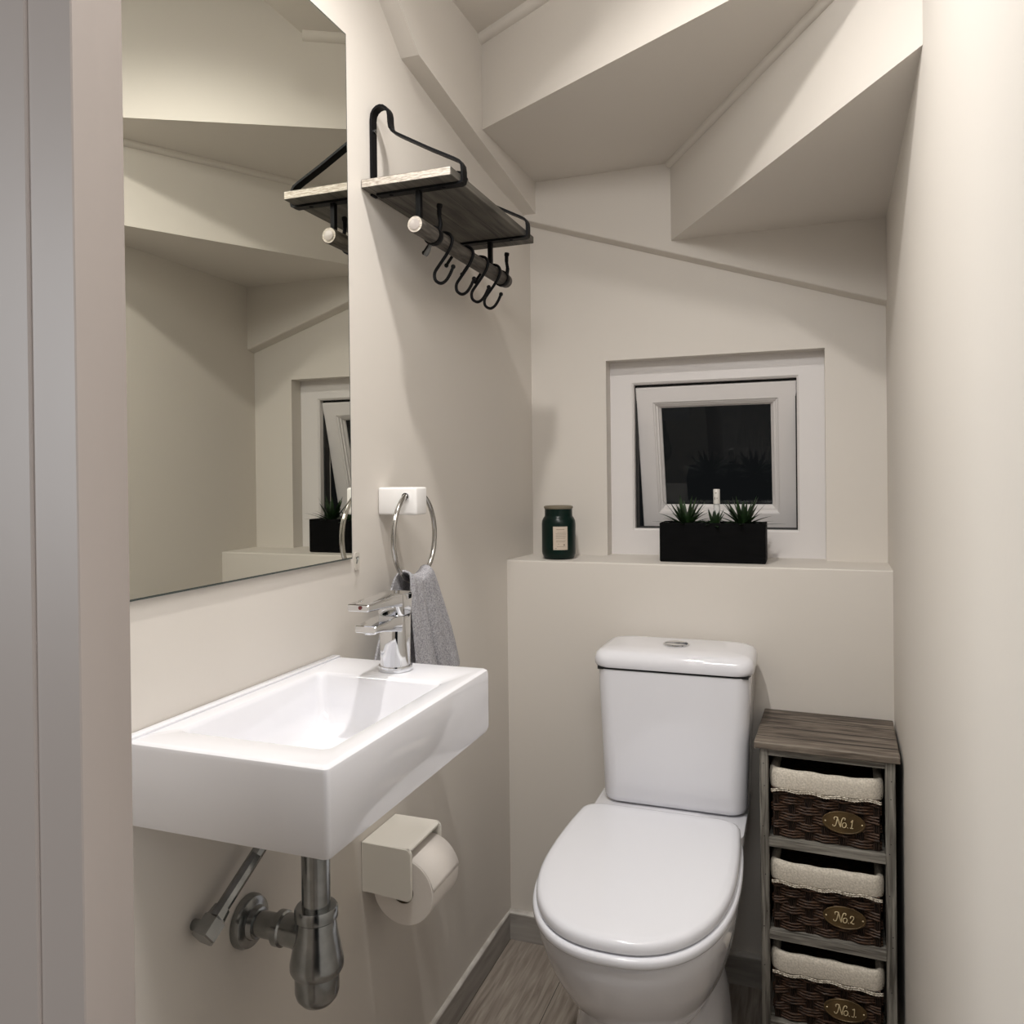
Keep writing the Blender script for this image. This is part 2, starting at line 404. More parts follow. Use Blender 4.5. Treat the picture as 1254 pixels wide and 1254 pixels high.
# ------------------------------------------------------------------ mirror
m = thing('wall_mirror', (-.71,.86,-.138), 'large frameless rectangular mirror on the left wall above the basin', 'mirror')
bm = B(); box(bm, -.7125, -.7075, .50, 1.158, -.138, .728)
obj('backing', bm, GLASSE, m)  # glass rim left showing, its dark colour stands in for the bevel's reflection
bm = B(); box(bm, -.7078, -.7070, .5025, 1.1555, -.1355, .7255)
obj('reflective_face', bm, MIRROR, m)
h = thing('adhesive_hook', (-.71,1.18,-.16), 'tiny clear adhesive clip at the mirror bottom right corner', 'clip')
bm = B(); loft(bm, [[(x,y,z) for y,z,_ in rrect(1.172,1.187,-.160,-.130,.004,0)] for x in (-.7132,-.7115,-.711)])
obj('backplate', bm, mat('clear_acrylic', rgb(206,200,190), .2, spec=.6), h)
bm = B(); tube(bm, smooth_path([(-.711,1.176,-.139),(-.706,1.174,-.136),(-.7035,1.169,-.138),(-.7035,1.165,-.147)]), .0012, 8)
obj('hook', bm, DULLCH, h, smooth=60)

# ------------------------------------------------------------------ basin
BX0, BX1, BY0, BY1, BZ1, BZ0 = -.7125, -.4455, .678, 1.108, -.2885, -.385
b = thing('wash_basin', (-.58,.89,BZ0), 'white rectangular ceramic hand basin fixed to the left wall', 'basin')
bm = B()
def br(i, z, r=.006): return rrect(BX0+ (0 if i < 0 else min(i,.004)), BX1-i, BY0+i, BY1-i, r, z)
rings = [rrect(-.62,-.54,.82,.97,.01,BZ0+.004), br(.022,BZ0), br(.008,BZ0+.001), br(.0025,BZ0+.004), br(.0,BZ0+.012), br(0,BZ1-.007), br(.0012,BZ1-.0025), br(.0045,BZ1-.0002,.005), br(.008,BZ1,.004)]
IX0, IX1, IY0, IY1 = -.677, -.4765, .728, 1.013
def ir(i, z, r=.012, j=None):
    j = i if j is None else j
    return rrect(IX0+i, IX1-i, IY0+j*1.6, IY1-j, r, z)
rings += [ir(-.003,BZ1,.012), ir(.0,BZ1-.0015,.013), ir(.003,BZ1-.006,.014), ir(.010,BZ1-.045,.018), ir(.018,BZ1-.066,.022), ir(.030,BZ1-.074,.026), ir(.06,BZ1-.077,.03)]
loft(bm, rings, True, True)
obj('bowl', bm, CERAM, b, smooth=38)
bm = B(); box(bm, BX0+.0005, BX0+.014, BY0+.004, BY1-.004, BZ1-.001, BZ1+.003, .0015)
obj('back_lip', bm, CERAM, b, smooth=40)
bm = B(); lathe(bm, (-.577,.868,BZ1-.0778), [(.0001,.0005),(.019,.0005),(.0215,.0018),(.022,.0035),(.018,.0042),(.017,.002),(.0001,.002)], 32)
obj('drain', bm, CHROME, b, smooth=40)

# ------------------------------------------------------------------ tap
t = thing('mixer_tap', (-.574,1.054,BZ1), 'chrome lever mixer tap standing on the basin', 'tap')
TX, TY = -.574, 1.056
bm = B(); lathe(bm, (TX,TY,BZ1+.0005), [(.0243,0),(.0255,.002),(.0255,.005),(.0252,.0075),(.02,.008)], 48)
obj('base_ring', bm, CHROME, t, smooth=35)
bm = B()
def tb(w, z, r): return rrect(TX-w, TX+w, TY-w, TY+w, r, z, 8)
loft(bm, [tb(.0222,BZ1+.0075,.0215), tb(.0216,BZ1+.016,.020), tb(.0210,BZ1+.040,.017), tb(.0208,BZ1+.080,.014), tb(.0202,BZ1+.0815,.013)])
obj('body', bm, CHROME, t, smooth=35)
def bar(bm, secs, r=.0025):
    rings = []
    for y, xw, z0, z1 in secs:
        q = rrect(TX-xw, TX+xw, z0, z1, min(r,(z1-z0)*.45), 0, 3); rings.append([(a, y, k) for a, k, _ in q])
    return loft(bm, rings)
bm = B(); bar(bm, [(TY-.010,.0190,-.230,-.205),(TY-.03,.0190,-.2255,-.205),(.99,.0172,-.2195,-.2075),(.972,.0168,-.2185,-.2085),(.9705,.0158,-.2175,-.2095)])
obj('spout', bm, CHROME, t, smooth=30)
bm = B(); lathe(bm, (TX,.984,-.2218), [(.0085,0),(.009,.001),(.009,.005)], 24)
obj('aerator', bm, CHROME, t, smooth=35)
bm = B()
loft(bm, [tb(.0204,BZ1+.083,.013), tb(.0212,BZ1+.0845,.013), tb(.0212,BZ1+.112,.008), tb(.0198,BZ1+.1145,.007)])
hub = obj('handle_hub', bm, CHROME, t, smooth=35)
bm = B(); bar(bm, [(TY-.002,.0205,-.196,-.1745),(TY-.02,.0205,-.191,-.1732),(1.0,.0180,-.1875,-.1742),(.953,.0168,-.1855,-.1758),(.9515,.0158,-.1845,-.1768)])
lev = obj('lever', bm, CHROME, t, smooth=30)
bm = B(); lathe(bm, (TX+.004,.9516,-.180), [(.0026,-.0004),(.0026,-.0012)], 16, 'Y')
lever_dot = obj('temperature_dot', bm, mat('red_enamel', rgb(92,36,36), .3), lev, label='red temperature dot')

# ------------------------------------------------------------------ towel ring and towel
RC = Vector((-.657,1.286,-.110)); RR = .0805
r = thing('towel_ring', (-.69,1.27,-.19), 'white square wall bracket with a round steel towel ring above the tap', 'towel ring')
bm = B(); box(bm, -.713, -.637, 1.2535, 1.2965, -.0705, -.022, .004, 3)
obj('bracket', bm, PLASTIC, r, smooth=40)
bm = B()
pts = [RC + Vector((0, RR*math.sin(2*PI*i/72), RR*math.cos(2*PI*i/72))) for i in range(72)]
rg = []
for i, p in enumerate(pts):
    o = (p-RC).normalized()
    rg.append([p + o*(.0044*math.cos(2*PI*k/12)) + Vector((1,0,0))*(.0044*math.sin(2*PI*k/12)) for k in range(12)])
loft(bm, rg+[rg[0]], False, False); bmesh.ops.remove_doubles(bm, verts=bm.verts, dist=1e-6)
obj('ring', bm, mat('brushed_steel', (.50,.49,.47,1), .16, 1), r, smooth=60)
bm = B(); lathe(bm, (-.657,1.2537,-.0385), [(.0066,-.004),(.0072,-.003),(.0072,.004)], 24, 'Y')
obj('ferrule', bm, CHROME, r, smooth=40)

bm = B(); NU, NV = 120, 84
def towel(u, v):
    # v: 0 front hem -> .5 over the ring -> 1 back hem; u across
    zt = RC.z - math.sqrt(max(.0805**2 - ((u-.5)*.088)**2, 0)) + .0115
    f = abs(v-.5)*2                               # 0 at the top, 1 at a hem
    back = v > .5
    L = .215 if not back else .20
    arc = min(f*L, .0236); a = arc/.0236*PI/2*1.0
    if f*L < .0236:
        dx = .012*math.sin(a); dz = -.012*(1-math.cos(a))
    else:
        dx = .012; dz = -.012-(f*L-.0236)
    s = 1 if not back else -1
    g = max(0, (f-.08))
    wd = .088 + ((.098 if not back else .150)*min(1, g**.75*1.05))
    cy = 1.283 + (.056*g if not back else -.022*g)
    y = cy + (u-.5)*wd
    lb = lambda c, w: math.sqrt(max(0, 1-((u-c)/w)**2))
    lobe = .026*lb(.24,.30) * (u < .54) + .020*max(0, lb(.78,.26)) * (u >= .54) - .016*math.exp(-((u-.515)/.024)**2) + .0022*math.sin(u*19+4*f) + .002*math.sin(u*31-5*f)
    if not back:
        x = RC.x - .002 + dx + lobe*(.30+.75*g)
    else:
        x = RC.x - dx - .004*g - .004*math.sin(u*14)*g
        x = max(x, -.706)
    z = zt + dz + (.006*math.sin(u*7)*f*f)
    return (x, y, z)
G = [[bm.verts.new(towel(i/NU, j/NV)) for i in range(NU+1)] for j in range(NV+1)]
for j in range(NV):
    for i in range(NU): bm.faces.new((G[j][i],G[j][i+1],G[j+1][i+1],G[j+1][i]))
tw = obj('hand_towel', bm, TOWELM, loc=(-.66,1.29,-.42), smooth=80)
tag(tw, 'grey terry hand towel hanging through the steel ring', 'towel')
sm = tw.modifiers.new('thick', 'SOLIDIFY'); sm.thickness = .004; sm.offset = 0
sm = tw.modifiers.new('smooth', 'SUBSURF'); sm.levels = 1; sm.render_levels = 1

# ------------------------------------------------------------------ waste trap and supply hose
PX, PY = -.603, .888
t = thing('bottle_trap', (PX,PY,-.692), 'tarnished chrome bottle trap and waste pipe under the basin', 'waste trap')
bm = B(); lathe(bm, (PX,PY,0), [(.0185,-.575),(.0185,-.392),(.024,-.392),(.024,-.3845)], 36)
obj('waste_pipe', bm, DULLCH, t, smooth=40)
bm = B(); lathe(bm, (PX,PY,0), [(.0195,-.5575),(.026,-.558),(.028,-.561),(.028,-.572),(.026,-.574)], 36)
obj('collar_nut', bm, DULLCH, t, smooth=40)
bm = B(); lathe(bm, (PX,PY,0), [(.022,-.570),(.0245,-.574),(.027,-.590),(.0325,-.620),(.0345,-.630),(.0345,-.637),(.032,-.642),(.027,-.643)], 40)
obj('trap_body', bm, DULLCH, t, smooth=40)
bm = B(); lathe(bm, (PX,PY,0), [(.028,-.641),(.0285,-.645),(.0285,-.667),(.0265,-.674),(.021,-.681),(.0115,-.6855),(.0005,-.687)], 40)
obj('trap_cup', bm, DULLCH, t, smooth=40)
ZP = -.5975
bm = B(); lathe(bm, (0,PY,ZP), [(.0165,-.712),(.0165,-.650),(.0165,-.612)], 32, 'X')
obj('outlet_pipe', bm, DULLCH, t, smooth=40)
bm = B(); lathe(bm, (0,PY,ZP), [(.0175,-.662),(.0225,-.661),(.0225,-.652),(.020,-.650),(.0205,-.634),(.022,-.628),(.022,-.610)], 32, 'X')
obj('outlet_nut', bm, DULLCH, t, smooth=40)
bm = B(); lathe(bm, (0,PY,ZP), [(.0345,-.7130),(.0345,-.708),(.032,-.702),(.028,-.700),(.022,-.6985),(.020,-.692),(.0165,-.691)], 40, 'X')
obj('wall_flange', bm, DULLCH, t, smooth=40)

t = thing('supply_hose', (-.70,.79,-.56), 'short chrome supply hose and hex nut on the wall left of the trap', 'supply pipe')
P0 = Vector((-.690,.790,-.551)); P1 = Vector((-.684,.873,-.497)); dv = (P1-P0).normalized()
bm = B(); tube(bm, [P0+dv*.012, P0+dv*.05, P1, P1+dv*.04+Vector((.02,0,.03)), (-.64,.955,-.40), (-.62,.98,-.384)], .0085, 8)
obj('hose', bm, DULLCH, t)
bm = B(); tube(bm, [P0+dv*.010, P0+dv*.026], [.0125,.0105], 8)
obj('ferrule', bm, DULLCH, t)
bm = B(); tube(bm, [P0-dv*.014, P0-dv*.0125, P0+dv*.009, P0+dv*.013], [.014,.0165,.0165,.012], 6)
obj('hex_nut', bm, DULLCH, t)
bm = B(); lathe(bm, (0,.790,-.551), [(.007,-.714),(.007,-.695)], 16, 'X')
obj('wall_inlet', bm, DULLCH, t, smooth=40)

# ------------------------------------------------------------------ paper holder and roll
HY0, HY1, HX0, HX1, HZ0, HZ1 = 1.184, 1.304, -.7125, -.6195, -.709, -.6205
t = thing('toilet_paper_holder', (-.67,1.244,HZ0), 'cream plastic hooded toilet paper holder on the wall below the basin', 'paper holder')
bm = B()
def side(y, e=0):
    out = []
    pts = [(HX0,HZ0+.006),(HX0,HZ1-.0005)]
    for k in range(7): a = PI/2 - k*PI/2/6; pts.append((HX1-.010+.010*math.cos(a)-e, HZ1-.010+.010*math.sin(a)-e))
    for k in range(7): a = -k*PI/2/6; pts.append((HX1-.010+.010*math.cos(a)-e, HZ0+.010+.010*math.sin(a)+e))
    return [(x,y,z) for x,z in pts]
w = .0045
loft(bm, [side(HY0,.0015), side(HY0+.0015), side(HY0+w)])
loft(bm, [side(HY1,.0015), side(HY1-.0015), side(HY1-w)])
# hood: top and back plates
pts = [(HX0,HZ1),(HX1-.010,HZ1)]+[(HX1-.010+.010*math.cos(PI/2-k*PI/12), HZ1-.010+.010*math.sin(PI/2-k*PI/12)) for k in range(1,4)]
inn = [(x-.002,z-.005) for x,z in pts[::-1]]; inn[-1] = (HX0,HZ1-.005)
prism(bm, [(x,HY0+.001,z) for x,z in pts+inn], (0,HY1-HY0-.002,0))
box(bm, HX0+.0002, HX0+.005, HY0+.0015, HY1-.0015, HZ0+.004, HZ1-.002)
obj('hood', bm, CREAM, t, smooth=35)
RX, RZ, RRAD = -.640, -.697, .0555
bm = B(); lathe(bm, (RX,HY0+.002,RZ), [(.0085,0),(.0085,HY1-HY0-.004)], 20, 'Y')
obj('spindle', bm, CREAM, t, smooth=40)
t = thing('toilet_roll', (RX,1.244,RZ-RRAD), 'white toilet roll sitting in the cream holder', 'toilet roll')
bm = B()
lathe(bm, (RX,1.192,RZ), [(.0195,.0012),(.020,.0),(RRAD-.001,0),(RRAD,.001),(RRAD,.104),(RRAD-.001,.105),(.020,.105),(.0195,.104)], 72, 'Y', False, False)
obj('paper', bm, PAPER, t, smooth=35)
bm = B(); lathe(bm, (RX,1.1925,RZ), [(.0195,0),(.0195,.104),(.0182,.104),(.0182,0),(.0195,0)], 40, 'Y', False, False)
obj('cardboard_core', bm, CARD, t, smooth=35)
bm = B()      # loose end of the sheet lying over the front of the roll
sh = []
for k in range(15):
    a = math.radians(100-k*6.6); rr = RRAD+.0006+(.0014 if k>11 else 0)*(k-11)/3
    sh.append([(RX+rr*math.cos(a), y, RZ+rr*math.sin(a)) for y in (1.193,1.296)])
loft(bm, sh, False, False, closed=False)
o = obj('loose_sheet', bm, PAPER, t, smooth=60); o.modifiers.new('t','SOLIDIFY').thickness = .0006

# ------------------------------------------------------------------ shelf with rail, brackets and hooks
SX = -.7125; SF = -.544; SY0, SY1, SZ0, SZ1 = 1.209, 1.636, .4915, .5065
t = thing('wall_shelf', (-.63,1.42,SZ0), 'small dark wooden wall shelf on black metal brackets with a hanging rail', 'shelf')
bm = B(); box(bm, SX, SF, SY0, SY1, SZ0, SZ1, .0012, 1)
for f in bm.faces:
    if abs(f.normal.y) > .9: f.material_index = 1
bm.normal_update()
for f in bm.faces:
    if abs(f.normal.y) > .9: f.material_index = 1
obj('board', bm, [SHELFW, SHELFE], t)
RAILX, RAILZ = -.622, .426
def bracket(y):
    w, th = .0175, .0042
    pts = [(-.7095,SZ0-.003),(-.7095,.56),(-.7095,.622)]
    for k in range(1,9):
        a = PI - k*PI/8*1.0; pts.append((-.6925+.017*math.cos(a), .624+.019*math.sin(a)))
    pts += [(-.6750,.612),(-.6735,.603),(-.669,.596),(-.660,.590),(-.60,.5565),(-.552,.5315)]
    pts += [(-.543,.526),(-.5385,.519),(-.5375,.510),(-.5375,.495),(-.5385,.491),(-.543,SZ0-.0022),(-.62,SZ0-.0022),(-.700,SZ0-.0022)]
    bm = B(); ribbon(bm, [(x,y,z) for x,z in pts], (0,1,0), w, th)
    br = obj('bracket', bm, BLACKM, t, smooth=30)
    bm = B(); box(bm, RAILX-.0045, RAILX+.0045, y-.005, y+.005, RAILZ+.010, SZ0-.004, .0008)
    obj('hanger', bm, BLACKM, br)
    bm = B(); lathe(bm, (-.7045,y,.602), [(.004,-.003),(.004,.0005),(.002,.0015)], 12, 'X')
    obj('screw', bm, DULLCH, br, smooth=40)
    for x in (-.575,-.675):
        bm = B(); lathe(bm, (x,y,SZ0-.0062), [(.002,0),(.0042,.0008),(.0045,.0022)], 12)
        obj('bolt', bm, BLACKM, br, smooth=40)
bracket(1.248); bracket(1.580)
bm = B(); lathe(bm, (RAILX,1.231,RAILZ), [(.0135,0),(.0143,.001),(.0143,.443),(.0135,.444)], 40, 'Y')
for f in bm.faces:
    if len(f.verts) > 8 : f.material_index = 1
rail = obj('rail', bm, [DOWEL, SHELFE], t, smooth=40)
bm = B(); lathe(bm, (RAILX,1.2308,RAILZ), [(.0085,0),(.0095,-.0008),(.0075,-.0012),(.0001,-.0012)], 24, 'Y')
obj('end_cap', bm, mat('pale_end_cap', rgb(160,152,147), .3), rail, smooth=40)

def s_hook(y, label, first=True):
    t = thing('s_hook', (RAILX,y,.352), label, 'hook', 'black s-hooks on the shelf rail')
    p = [(-.662,.4125),(-.654,.423),(-.643,.436),(-.632,.4432),(-.621,.4448),(-.610,.441),(-.6045,.431),(-.608,.418),(-.618,.403),(-.631,.387),(-.6405,.374),(-.6405,.362),(-.635,.3555),(-.627,.353),(-.618,.3575),(-.610,.368),(-.6035,.381)]
    bm = B(); tube(bm, smooth_path([(x, y, z-.0017) for i,(x,z) in enumerate(p)], 5), .0030, 10)
    obj('hook_wire', bm, BLACKM, t, smooth=60)
    for x, z in (p[0], p[-1]):
        bm = B(); bmesh.ops.create_uvsphere(bm, u_segments=14, v_segments=8, radius=.0044, matrix=Matrix.Translation((x,y,z-.0017)))
        obj('ball_tip', bm, BLACKM, t, smooth=80)
s_hook(1.347, 'black S-hook nearest the mirror on the shelf rail, hanging on its own')
s_hook(1.445, 'second black S-hook from the pale end of the shelf rail')
s_hook(1.522, 'third black S-hook from the pale end of the shelf rail')
s_hook(1.592, 'black S-hook farthest from the mirror, under the far rail hanger')

def clip(y, label, tail):
    t = thing('rail_clip', (RAILX,y,.41), label, 'clip', 'black clips on the shelf rail')
    bm = B()
    lathe(bm, (RAILX,y-.007,RAILZ), [(.0146,0),(.0168,0),(.0172,.001),(.0172,.013),(.0168,.014),(.0146,.014)], 32, 'Y', False, False)
    obj('collar', bm, BLACKM, t, smooth=35)
    bm = B()
    tube(bm, smooth_path([(RAILX+.012,y,RAILZ+.008),(RAILX+.014,y,RAILZ+.020),(RAILX+.012,y,RAILZ+.034),(RAILX+.012,y,RAILZ+.047),(RAILX+.013,y,RAILZ+.055)],4),
         [.0042]*5+[.0036]*4+[.0042]*4+[.0055]*3+[.0048], 10)
    obj('lever', bm, BLACKM, t, smooth=60)
    if tail:
        bm = B(); tube(bm, smooth_path([(RAILX-.006,y,RAILZ-.015),(RAILX-.010,y,RAILZ-.024),(RAILX-.017,y,RAILZ-.034)],4), [.0028,.003,.003,.0034,.004,.0044,.0045,.0042,.003], 8)
        obj('tail', bm, mat('grey_plastic', rgb(92,92,90), .5), t, smooth=60)
clip(1.304, 'upright black clip by the pale end of the shelf rail', True)
clip(1.646, 'upright black clip at the far dark end of the shelf rail', False)

# ------------------------------------------------------------------ toilet
TCX = -.2885
toilet = thing('toilet', (TCX,1.55,FZ), 'white close-coupled ceramic toilet with its lid closed', 'toilet')
def seat_outline(grow, z, n=72, y_back=1.655):
    """D-shaped outline: straight back with round corners, egg-shaped front"""
    out = []
    hw, yf, ym = .1695+grow, 1.169-grow, 1.455
    yb = y_back+grow*.4; hb = .1615+grow; r = .034
    for k in range(n+1):                         # front half, from right to left
        a = -PI/2 + PI*(k/n) - PI/2
        ca, sa = math.cos(PI*k/n), math.sin(PI*k/n)
        e = 2.4
        x = hw*math.copysign(abs(ca)**(2/e), ca); y = ym-(ym-yf)*abs(sa)**(2/e)
        out.append((TCX+x, y, z))
    left = []
    for k in range(1, 7):                        # left side to the back corner
        q = k/7; left.append((TCX-hw+(hw-hb)*q*q, ym+(yb-r-ym)*q, z))
    for k in range(0, 7):
        a = PI - k*PI/2/6
        left.append((TCX-hb+r+r*math.cos(a)-.0, yb-r+r*math.sin(a), z))
    out += left
    out += [(2*TCX-x, y, z) for x, y, z in left[::-1]]
    return out
# pan: body lofted from floor to rim
def pan_ring(z, hw, y0, y1, e=2.3, n=96):
    out = []; cy = y0 + (y1-y0)*.5
    for k in range(n):
        a = 2*PI*k/n; ca, sa = math.cos(a), math.sin(a)
        out.append((TCX+hw*math.copysign(abs(ca)**(2/e), ca), cy+(y1-y0)/2*math.copysign(abs(sa)**(2/e), sa), z))
    return out
ZR = -.7385
bm = B()
R = [pan_ring(FZ+.001,.148,1.33,1.83,2.6), pan_ring(FZ+.015,.1475,1.332,1.83,2.6), pan_ring(-1.10,.143,1.338,1.82,2.6), pan_ring(-1.03,.138,1.342,1.80,2.5), pan_ring(-.985,.128,1.346,1.79,2.4),
     pan_ring(-.963,.119,1.344,1.785,2.35), pan_ring(-.955,.116,1.338,1.785,2.35), pan_ring(-.945,.118,1.325,1.78,2.3), pan_ring(-.92,.128,1.292,1.775,2.25), pan_ring(-.87,.1475,1.236,1.765,2.25), pan_ring(-.82,.161,1.198,1.755,2.25), pan_ring(-.775,.1685,1.178,1.74,2.3),
     pan_ring(ZR-.008,.171,1.172,1.725,2.35), pan_ring(ZR-.002,.1695,1.174,1.722,2.35), pan_ring(ZR,.165,1.178,1.715,2.35)]
loft(bm, R); pan = obj('pan', bm, CERAM, toilet, smooth=50)
bm = B()      # deck that carries the cistern
def rr2(x0,x1,y0,y1,r,z): return rrect(x0,x1,y0,y1,r,z,6)
loft(bm, [rr2(TCX-.12,TCX+.12,1.62,1.80,.05,-.90), rr2(TCX-.142,TCX+.150,1.62,1.86,.04,-.80), rr2(TCX-.149,TCX+.1665,1.60,1.872,.035,-.735), rr2(TCX-.149,TCX+.1665,1.60,1.872,.035,-.716), rr2(TCX-.145,TCX+.162,1.605,1.868,.03,-.7125)])
obj('cistern_deck', bm, CERAM, toilet, smooth=45)
# seat ring and lid
def slab(name, g, z0, z1, m, r, yb):
    bm = B()
    loft(bm, [seat_outline(g-r,z0,y_back=yb), seat_outline(g-r*.3,z0+r*.3,y_back=yb), seat_outline(g,z0+r,y_back=yb), seat_outline(g,z1-r,y_back=yb), seat_outline(g-r*.3,z1-r*.3,y_back=yb), seat_outline(g-r,z1,y_back=yb)])
    return obj(name, bm, m, toilet, smooth=50)
slab('seat', .006, ZR+.002, ZR+.0185, SEATP, .005, 1.628)
bm = B()
zl = ZR+.0205
loft(bm, [seat_outline(-.004,zl), seat_outline(-.0005,zl+.002), seat_outline(0,zl+.007), seat_outline(-.0007,zl+.0135), seat_outline(-.0035,zl+.0180), seat_outline(-.008,zl+.0202), seat_outline(-.018,zl+.0212), seat_outline(-.06,zl+.0222)])
obj('lid', bm, SEATP, toilet, smooth=50)
for sgn in (-1,1):
    bm = B(); lathe(bm, (TCX+sgn*.085,1.648,ZR+.012), [(.009,-.02),(.010,-.019),(.010,.019),(.009,.02)], 20, 'X')
    obj('hinge', bm, SEATP, toilet, smooth=40)
# cistern
KX0, KX1, KY0, KY1 = -.435, -.1085, 1.690, 1.872
bm = B()
def kr(i, z, r=.034, fr=0): return rrect(KX0+i, KX1-i, KY0+fr, KY1, r, z, 8)
loft(bm, [kr(.020,-.7085,.03,.010), kr(.0145,-.7045,.034,.006), kr(.012,-.696,.036,.004), kr(.0095,-.62,.036,.004), kr(.0035,-.46,.034,.001), kr(.0025,-.424,.034,0)])
obj('cistern', bm, CERAM, toilet, smooth=45)
bm = B()
def lr(i, z, r=.038): return rrect(KX0-.005+i, KX1+.004-i, KY0-.006+i, KY1+.002-i*.3, r, z, 8)
loft(bm, [lr(.008,-.4195,.032), lr(.002,-.4185), lr(0,-.414), lr(0,-.402,.038), lr(.003,-.3925), lr(.010,-.3865,.036), lr(.022,-.3835,.034), lr(.06,-.382,.02)])
obj('cistern_lid', bm, CERAM, toilet, smooth=50)
bm = B(); box(bm, KX0+.006, KX1-.006, KY0+.005, KY1-.003, -.425, -.4185)
obj('lid_gap_shade', bm, DARK, toilet)
bc = (-.2735,1.789,-.3822)
bm = B(); lathe(bm, bc, [(.0275,0),(.0288,.0008),(.0288,.002),(.0268,.003),(.0258,.0022),(.0001,.0022)], 40)
fb = obj('flush_button', bm, CHROME, toilet, smooth=40)
for a0, a1 in ((.14*PI, .98*PI), (1.06*PI, 1.86*PI)):
    n = 24; pts = [(bc[0]+.0248*math.cos(a0+(a1-a0)*k/n), bc[1]+.0248*math.sin(a0+(a1-a0)*k/n), bc[2]+.002) for k in range(n+1)]
    bm = B(); prism(bm, pts, (0,0,.0022)); obj('half_button', bm, CHROME, fb)

# ------------------------------------------------------------------ basket unit
CX0, CX1, CYF, CYB = -.088, .1545, 1.646, 1.868
CT = -.532; UP = (.0324, 1.757); UROT = math.radians(-2.2)     # the unit stands very slightly askew
unit = thing('basket_unit', (UP[0],UP[1],FZ), 'narrow grey-washed wooden unit with three basket drawers beside the toilet', 'storage unit')
bm = B(); box(bm, -.0976, .1624, 1.638, 1.876, CT-.0135, CT, .0015, 1)
obj('top', bm, TOPW, unit)
for x0, x1 in ((CX0,CX0+.016),(CX1-.0175,CX1)):
    for y0, y1 in ((CYF,CYF+.022),(CYB-.022,CYB)):
        bm = B(); box(bm, x0, x1, y0, y1, FZ, CT-.013, .001, 1)
        obj('post', bm, GREYW, unit)
bm = B(); box(bm, CX0+.016, CX1-.0175, CYF+.003, CYF+.018, CT-.0275, CT-.013)
obj('top_rail', bm, GREYWX, unit)
SHZ = (-.7205,-.9025,-1.080)
for z in SHZ:
    bm = B(); box(bm, CX0+.016, CX1-.0175, CYF+.001, CYB-.002, z-.0005-.0175, z-.0005, .0008, 1)
    obj('shelf', bm, GREYWX, unit)
bm = B(); box(bm, CX0+.006, CX0+.010, CYF+.022, CYB-.022, FZ+.10, CT-.0135); obj('side_panel', bm, PLANTER, unit)  # panels coloured near-black to paint in the shade inside the unit
bm = B(); box(bm, CX1-.010, CX1-.006, CYF+.022, CYB-.022, FZ+.10, CT-.0135); obj('side_panel', bm, PLANTER, unit)
bm = B(); box(bm, CX0+.016, CX1-.0175, CYB-.010, CYB-.005, FZ+.10, CT-.0135); obj('back_panel', bm, PLANTER, unit)
for z in [CT-.05, -.62, -.70, -.72, -.80, -.875, -.90, -.98]:
    for x in (CX0+.005+.007*random.random(), CX1-.006-.006*random.random()):
        bm = B(); lathe(bm, (x,CYF-.0004,z+.01*random.random()), [(.0011,0),(.0011,.002)], 8, 'Y')
        obj('nail_head', bm, DARK, unit)
unit.rotation_euler.z = UROT

def strokes(kind):
    """handwritten 'No.1' / 'No.2' as polylines in a 0..1 high box"""
    N = [[(-1.30,.16),(-1.22,.02),(-1.08,.03),(-.96,.22),(-.86,.62),(-.78,.96),(-.74,1.0)],
         [(-1.12,.72),(-1.14,.90),(-1.02,1.02),(-.86,1.0),(-.74,.80),(-.62,.30),(-.52,.02)],
         [(-.52,.02),(-.46,.40),(-.36,.80),(-.22,1.02),(-.08,1.0),(-.04,.88),(-.10,.80)]]
    O = [[(-.10,.52),(-.26,.44),(-.34,.22),(-.28,.02),(-.12,0),(.02,.14),(.06,.36),(-.02,.50),(-.10,.52)]]
    dot = [[(.19,.02),(.205,.035)]]
    if kind == 1: D = [[(.52,.66),(.62,.76),(.70,.88),(.64,.5),(.56,.02)],[(.40,.04),(.56,.02),(.74,.02)]]
    elif kind == 2: D = [[(.40,.58),(.42,.74),(.56,.84),(.70,.76),(.70,.56),(.56,.32),(.38,.08)],[(.38,.08),(.48,.14),(.60,.03),(.76,.06)]]
    else: D = [[(.52,.78),(.64,.84),(.70,.86),(.70,.5),(.66,.12),(.56,.0),(.42,.06)],[(.78,.04),(.86,.10)]]
    return N+O+dot+D

